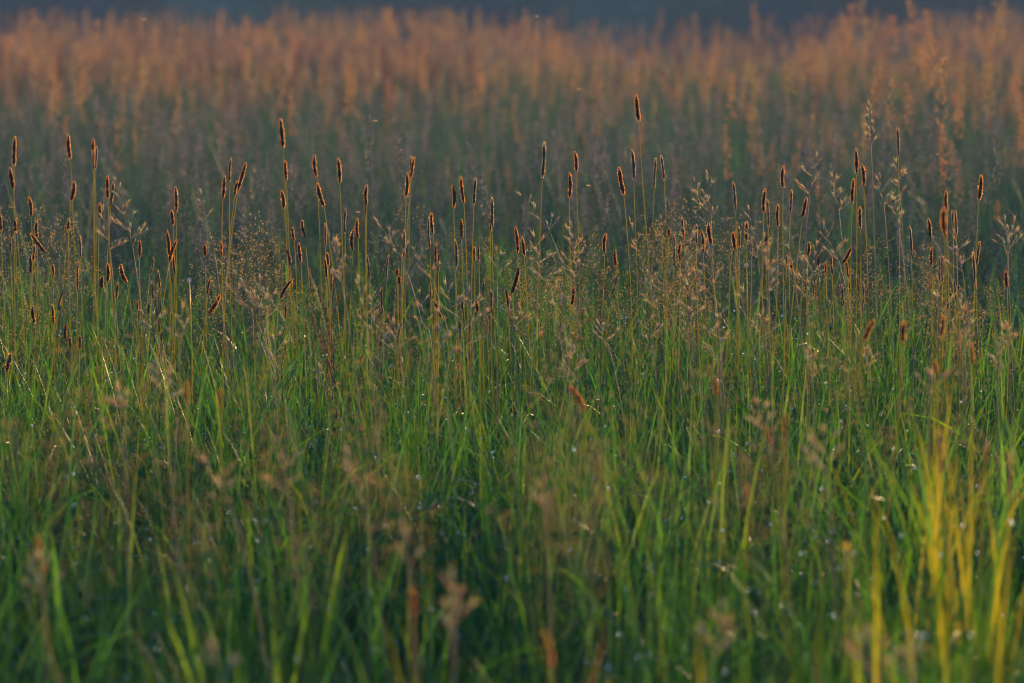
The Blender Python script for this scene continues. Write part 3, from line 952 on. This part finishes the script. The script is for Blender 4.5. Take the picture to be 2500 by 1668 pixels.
# --- bent grass that can be told apart: photo x, y of its top, distance
BENT = [(135, 520, 8.4), (610, 560, 8.6), (570, 600, 8.5), (640, 580, 8.8), (35, 670, 8.0), (160, 640, 8.1), (230, 650, 7.8), (340, 700, 7.8), (60, 740, 7.6), (450, 640, 8.1), (520, 720, 7.6),
        (765, 640, 8.0), (680, 660, 8.1), (770, 700, 7.9), (1000, 470, 8.9), (1290, 640, 8.0), (1440, 640, 8.1), (1460, 660, 8.0), (1630, 480, 8.6), (1600, 500, 8.6), (1640, 540, 8.4),
        (1580, 560, 8.4), (1510, 700, 7.9), (1520, 650, 8.2), (1545, 710, 7.8), (1770, 520, 8.5), (1760, 560, 8.4), (1680, 610, 8.2), (1640, 650, 8.0), (2240, 640, 8.1), (2250, 690, 7.9),
        (2380, 700, 7.8), (2340, 690, 7.9), (2460, 700, 7.8), (2100, 580, 8.4), (1900, 640, 8.0), (2090, 600, 8.3), (1330, 600, 8.2), (1180, 570, 8.6), (900, 620, 8.4)]
for cx, cy, n_ in ((590, 590, 9), (130, 530, 6), (1300, 660, 8), (1450, 690, 8), (1600, 560, 9), (1680, 690, 8), (2260, 650, 6), (2380, 720, 6), (60, 760, 6), (800, 760, 6), (1000, 800, 6), (2020, 640, 6)):
    for k in range(n_):
        BENT.append((cx + rr.gauss(0, 45), cy + rr.gauss(0, 40), rr.uniform(7.5, 8.4)))
for k in range(95):
    Y = rr.uniform(4.4, 7.2)
    px = rr.uniform(0, 2500)
    py = 20 + (H - rr.uniform(.47, .64)) / Y * FPX
    BENT.append((px, py, Y))
for px, py, Y in BENT:
    T = at(px, py, Y)
    i = rr.randrange(len(bents))
    t = thing('bent_grass', (T.x, Y, 0), 'bent grass', 'airy bent grass panicles')
    t.rotation_euler.z = rr.uniform(0, 6.28)
    k = T.z / .60
    t.scale = (k ** .5, k ** .5, k)
    part('stem', bents[i][0], t)
    part('panicle', bents[i][1], t)
    ITEMS.append(dict(o=t, kind='bent', px=px, py=py, slim=False, L=.1, lean=0, near=Y < 6.6, Y=Y))

# --- sorrel plants one can point to
SORREL = [(425, 750, 8.0, .20), (812, 660, 8.1, .22), (828, 800, 7.8, .1), (360, 25, 26, .2), (385, 60, 24, .2), (320, 60, 24, .2), (545, 70, 25, .2), (1650, 45, 25, .2), (1810, 50, 26, .2), (1860, 60, 23, .2)]
for px, py, Y, pan in SORREL:
    T = at(px, py, Y)
    a, b = sorrels[rr.randrange(6)] if Y > 12 else sorrel_mesh(700 + int(px), T.z, .3, 170, .0016)
    t = thing('sorrel', (T.x, Y, 0), 'sorrel', 'red sorrel plants')
    if Y > 12:
        t.scale = (1.2, 1.2, T.z / .8)
    part('stem', a, t)
    part('flower_spike', b, t)
    ITEMS.append(dict(o=t, kind='sorrel', px=px, py=py, slim=False, L=.1, lean=0, near=False, Y=Y))

# --- tall plumes one can point to in the blurred far half
PLUME = [(28, 30, 17), (205, 55, 16), (95, 50, 19), (590, 50, 16), (700, 10, 22), (690, 50, 18), (870, 60, 17), (975, 30, 22), (1090, 25, 22), (1030, 30, 20), (1180, 20, 24), (1330, 50, 17),
         (1705, 40, 18), (1870, 15, 21), (2030, 18, 16), (2060, 0, 18), (2095, 40, 16), (2150, 50, 16), (2275, 5, 15), (2290, 30, 16), (2405, 0, 16), (2350, 40, 17), (2480, 15, 16), (2200, 45, 17),
         (1960, 160, 13), (2130, 140, 13.5), (2240, 110, 14), (2300, 130, 13.5), (2400, 100, 14), (2440, 160, 13), (1850, 165, 13.5), (1690, 150, 14), (140, 190, 13), (175, 140, 14),
         (600, 120, 15), (690, 140, 14), (850, 180, 13.5), (1150, 160, 14), (1430, 200, 13), (2120, 260, 12), (2240, 210, 12.5), (2330, 190, 13)]
for px, py, Y in PLUME:
    T = at(px, py, Y)
    i = rr.randrange(8)
    h = plumes[i][0].vertices[-1].co.z
    t = thing('plume_grass', (T.x, Y, 0), 'plume grass', 'tall seed plumes in the far meadow')
    t.rotation_euler.z = rr.uniform(0, 6.28)
    k = T.z / h
    t.scale = (k * .95, k * .95, k)
    part('stem', plumes[i][0], t)
    part('plume', plumes[i][1], t)
    ITEMS.append(dict(o=t, kind='plume', px=px, py=py, slim=False, L=.2, lean=0, near=False, Y=Y))

# --- clumps of broad blades close to the lens, backlit glow put into their colours
CLUMP = [(2195, 945, 5.7, 4, .03), (2245, 905, 5.8, 5, .03), (2290, 930, 5.6, 5, .03), (2335, 890, 5.9, 6, .03), (2350, 960, 5.4, 6, .035), (2385, 925, 5.7, 5, .03), (2420, 985, 5.4, 5, .03),
         (2470, 960, 5.6, 4, .03), (2290, 1060, 5.2, 4, .03), (2450, 1090, 5.1, 5, .03), (2130, 1180, 4.9, 3, .05), (2230, 1200, 4.8, 3, .05), (2350, 1190, 4.85, 3, .05),
         (2060, 1380, 4.4, 3, .05), (2440, 1440, 4.3, 2, .05), (1325, 1500, 4.25, 2, .006), (570, 1150, 5.1, 2, .015), (1000, 1420, 4.5, 2, .02),
         (1690, 845, 6.6, 3, .01), (1760, 1530, 4.15, 3, .03), (180, 1520, 4.2, 2, .02)]
for px, py, Y, nb, sp in CLUMP:
    T = at(px, py, Y)
    t = thing('broad_grass', (T.x, Y, 0), 'grass clump', 'sunlit clumps of broad blades near the lens')
    for k in range(nb):
        mb = MB()
        tall = T.z * rr.uniform(.86, 1.06)
        blade(mb, (0, 0, 0), rr.uniform(0, 6.28), tall * 1.02, rr.uniform(.0, .22), rr.uniform(.05, .9), rr.uniform(.0035, .0085), 'orange_glow_blade' if px == 1325 else rr.choice(('gold_blade', 'gold_blade', 'broad_blade')), 8, .15, rr.uniform(-1.2, 1.2), 2.0)
        l = part('leaf', mb.mesh('broad leaf'), t)
        l.location = (rr.uniform(-sp, sp), rr.uniform(-sp, sp), -.02)
    ITEMS.append(dict(o=t, kind='clump', px=px, py=py, slim=False, L=.2, lean=0, near=True, Y=Y))

# --- small flowers
flower = MB()
for k in range(5):
    a = k * 1.2566
    c, s = math.cos(a), math.sin(a)
    flower.add([(0, 0, 0), (.006 * c - .005 * s, .006 * s + .005 * c, .003), (.011 * c, .011 * s, .006), (.006 * c + .005 * s, .006 * s - .005 * c, .003)], [(0, 1, 2), (0, 2, 3)], 'petal')
octa(flower, (0, 0, .002), .002, 'petal')
flower = flower.mesh('buttercup bloom')
clover = MB()
for k in range(40):
    a, z = k * 2.39996, (k + .5) / 40 * 2 - 1
    q = math.sqrt(1 - z * z)
    d = Vector((q * math.cos(a), q * math.sin(a), z))
    spindle(clover, d * .003, d, .005, .002, 'white_petal', 4, ((0, .4), (.6, 1), (1, .2)))
clover = clover.mesh('clover bloom')
for px, py, Y, me, lab in ((2064, 1340, 4.75, flower, 'yellow buttercup low in the blurred grass at the lower right'),
                           (462, 684, 8.0, clover, 'white clover bloom low between the slim foxtails on the left'),
                           (1822, 648, 8.3, clover, 'white clover bloom behind the oat stems right of centre')):
    T = at(px, py, Y)
    name = 'buttercup' if me is flower else 'clover'
    t = thing(name, (T.x, Y, 0), name, 'small meadow flowers', lab)
    mb = MB()
    tube(mb, bez(Vector((0, 0, -.01)), Vector((.01, 0, T.z * .6)), Vector((0, 0, T.z)), 6), [.0011] * 7, 'stem', 5)
    part('stem', mb.mesh('flower stem'), t)
    f = part('flower_head', me, t)
    f.location = (0, 0, T.z)
    f.rotation_euler = (.5, .2, 0)
    f.scale = (.7, .7, .7)

# --- gnats in the low sun
gb = MB()
spindle(gb, (0, 0, -.0022), (0, .2, 1), .0045, .0014, 'gnat', 5)
gb = gb.mesh('gnat body')
gw = MB()
gw.add([(0, 0, 0), (.0025, .0004, .0012), (.0042, .0006, .0004), (.0024, .0002, -.0006)], [(0, 1, 2), (0, 2, 3)], 'gnat')
gw = gw.mesh('gnat wing')
for px, py, Y, lab in ((1311, 40, 9.5, 'pale gnat flying against the dark bushes above the middle of the meadow'), (352, 48, 8.2, 'tiny gnat beside the tall red sorrel at the upper left'),
                       (917, 295, 8.1, 'gnat hovering above and between the two tallest left foxtails'), (1414, 218, 8.0, 'gnat left of the tallest foxtail, level with its head'),
                       (1437, 453, 8.2, 'orange-lit gnat low between the centre foxtails and the tallest one'), (875, 518, 8.0, 'minute gnat just right of the tall middle-left stems'),
                       (2290, 377, 8.1, 'gnat right of the slim golden-rimmed tall foxtail'), (1992, 100, 8.4, 'minute gnat before the orange plumes on the upper right')):
    t = thing('gnat', at(px, py, Y), 'gnat', 'gnats in the air over the meadow', lab)
    t.scale = (1.1, 1.1, 1.1)
    part('body', gb, t)
    for s in (0, math.pi * .85):
        w_ = part('wing', gw, t)
        w_.rotation_euler = (0, 0, s + .3)

# ================================================================== LABELS
# landmarks: plants one finds at once, each with its own label and a short name by which others are described
MARKS = [('foxtail', 1553, 232, 'tallest dark foxtail, standing alone above all others right of the middle', 'the tallest foxtail'),
         ('foxtail', 685, 290, 'thick dark foxtail left of the middle, second tallest of all', 'the second tallest foxtail'),
         ('foxtail', 2190, 312, 'slim tall foxtail with a bright golden rim on a long yellow stalk', 'the slim golden-rimmed foxtail'),
         ('foxtail', 1329, 347, 'longest foxtail head, thin and slightly leaning, on a straight dark stalk in the centre', 'the longest centre foxtail'),
         ('foxtail', 36, 333, 'topmost dark foxtail of the group by the left edge', 'the topmost left-edge foxtail'),
         ('foxtail', 166, 328, 'dark foxtail on a bent yellow stalk, second from the left among the tall ones', 'the bent yellow stalk'),
         ('foxtail', 228, 338, 'dark foxtail rising behind two slim ones in a tight cluster of three', 'the cluster of three'),
         ('foxtail', 600, 397, 'large foxtail leaning right at the top of its small fan', 'the right-leaning fan'),
         ('foxtail', 1004, 380, 'slim left one of the joined twin foxtail heads left of the middle', 'the joined twin heads'),
         ('foxtail', 2396, 427, 'lone dark foxtail on a thin stalk near the right edge', 'the lone right-edge foxtail'),
         ('foxtail', 714, 682, 'dark foxtail tipped far over to the right, low on the left', 'the tipped-over foxtail'),
         ('foxtail', 1614, 378, 'pale-rimmed foxtail, right one of the upright pair beside the tallest stalk', 'the pale-rimmed pair'),
         ('foxtail', 2311, 465, 'reddish foxtail rising above a blurred orange one near the right side', 'the blurred orange foxtail'),
         ('foxtail', 974, 673, 'fat stubby lower lump of a foxtail head split in two', 'the split stubby head'),
         ('foxtail', 2375, 615, 'long orange-glowing foxtail head at the right side', 'the orange-glowing foxtail'),
         ('foxtail', 2456, 660, 'furry dark foxtail furthest to the right, low on a leaning stalk', 'the furry rightmost foxtail'),
         ('foxtail', 428, 456, 'dark foxtail with loose scales standing alone between the left clusters', 'the loose-scaled foxtail'),
         ('foxtail', 1201, 482, 'long pale-rimmed foxtail with a smaller head against its left side', 'the double head left of centre'),
         ('foxtail', 1776, 443, 'foxtail with a gilded rim between the two oat panicles right of centre', 'the gilded foxtail'),
         ('foxtail', 2091, 366, 'reddish-dark foxtail at the top of the right-hand trio', 'the right-hand trio'),
         ('foxtail', 1239, 652, 'dark foxtail leaning right in the centre, its stalk bending away left', 'the leaning centre foxtail'),
         ('foxtail', 128, 742, 'golden-rimmed foxtail on a short yellow stalk low at the left', 'the short yellow stalk'),
         ('foxtail', 1399, 694, 'dark lumpy foxtail in front of the bright oat panicle', 'the lumpy foxtail'),
         ('foxtail', 538, 720, 'dark foxtail leaning right, low beside the arching oat sprays', 'the low leaning foxtail'),
         ('foxtail', 1946, 403, 'lone reddish foxtail between the gilded one and the right-hand trio', 'the lone reddish foxtail'),
         ('oat', 2121, 260, 'tallest oat panicle, narrow and golden, on a long pale stalk', 'the tallest oat panicle'),
         ('oat', 1392, 551, 'brightest and fullest oat panicle, just right of the middle', 'the fullest oat panicle'),
         ('sorrel', 425, 750, 'red sorrel with beaded side spikes low on the left', 'the low red sorrel'),
         ('clump', 1325, 1430, 'orange-glowing broad blades alone at the bottom middle', 'the orange blades at the bottom'),
         ('clump', 2330, 930, 'brightest yellow clump of broad blades at the right', 'the brightest yellow clump'),
         ('clump', 560, 1120, 'yellow-green broad blades in the blurred grass, lower left', 'the lower left yellow blades'),
         ('oat', 385, 890, 'blurred golden oat spray in the near grass at the left', 'the blurred golden spray')]
LM = []
for kind, px, py, lab, short in MARKS:
    c = [i for i in ITEMS if i['kind'] == kind and 'label' not in i]
    i = min(c, key=lambda q: (q['px'] - px) ** 2 + (q['py'] - py) ** 2)
    i['label'] = lab
    LM.append((i['px'], i['py'], short))

NOUN = {'foxtail': 'foxtail', 'oat': 'oat panicle', 'bent': 'airy bent grass', 'sorrel': 'red sorrel', 'plume': 'orange seed plume', 'clump': 'broad-bladed clump'}


def where(i, lv):
    ds = sorted(LM, key=lambda m: (m[0] - i['px']) ** 2 + (m[1] - i['py']) ** 2)
    m = ds[lv]
    dx, dy = i['px'] - m[0], i['py'] - m[1]
    far = math.hypot(dx, dy)
    v = 'below' if dy > 0 else 'above'
    h = 'right' if dx > 0 else 'left'
    if abs(dx) < .4 * abs(dy):
        w = v
    elif abs(dy) < .4 * abs(dx):
        w = h + ' of'
    else:
        w = v + ' and ' + h + ' of'
    a = 'just ' if far < 75 else ('well ' if far > 230 else '')
    return a + w + ' ' + m[2]


def adjectives(i):
    a = []
    if i['kind'] == 'foxtail':
        if i['near']:
            a.append('blurred')
        a.append('slim' if i['slim'] else 'bushy')
    elif i['kind'] == 'oat':
        a.append('blurred' if i['near'] else ('narrow' if i['slim'] else 'open'))
    elif i['kind'] in ('bent', 'clump') and i['near']:
        a.append('blurred')
    return a


def extra(i):
    a = []
    if i['kind'] in ('foxtail', 'oat'):
        a.append('leaning right' if i['lean'] > .14 else ('leaning left' if i['lean'] < -.14 else 'upright'))
    if i['kind'] == 'foxtail':
        a.append('short' if i['L'] < .040 else ('long' if i['L'] > .056 else 'medium'))
    return a


def text(i, level):
    ad, ex = adjectives(i), extra(i)
    if level >= 1 and ex:
        ad = [ex[0]] + ad
    if level >= 2 and len(ex) > 1:
        ad = [ex[1]] + ad
    return ' '.join(ad + [NOUN[i['kind']], where(i, 0)])


def buckets(level, pool):
    b = {}
    for i in pool:
        b.setdefault(text(i, level), []).append(i)
    return b


pool = [i for i in ITEMS if 'label' not in i]
for level in (0, 1, 2):
    rest = []
    for tx_, g in buckets(level, pool).items():
        if len(g) == 1:
            g[0]['label'] = tx_
        else:
            rest += g
    pool = rest
ORD = {2: ['upper', 'lower'], 3: ['upper', 'middle', 'lower'], 4: ['topmost', 'second highest', 'third highest', 'lowest']}
for tx_, g in buckets(2, pool).items():
    g.sort(key=lambda q: q['py'])
    n = len(g)
    for j, i in enumerate(g):
        if n in ORD:
            w = ORD[n][j]
        else:
            w = 'topmost' if j == 0 else ('lowest' if j == n - 1 else ['second', 'third', 'fourth', 'fifth', 'sixth', 'seventh', 'eighth', 'ninth', 'tenth', 'eleventh', 'twelfth', 'thirteenth', 'fourteenth', 'fifteenth', 'sixteenth'][min(j - 1, 14)] + ' highest')
        i['label'] = w + ' ' + tx_
for i in ITEMS:
    l = i['label']
    if len(l.split()) > 16:
        l = l.replace(' airy bent grass', ' bent grass').replace(' well ', ' ').replace(' just ', ' ')
    i['o']['label'] = l[0].lower() + l[1:]
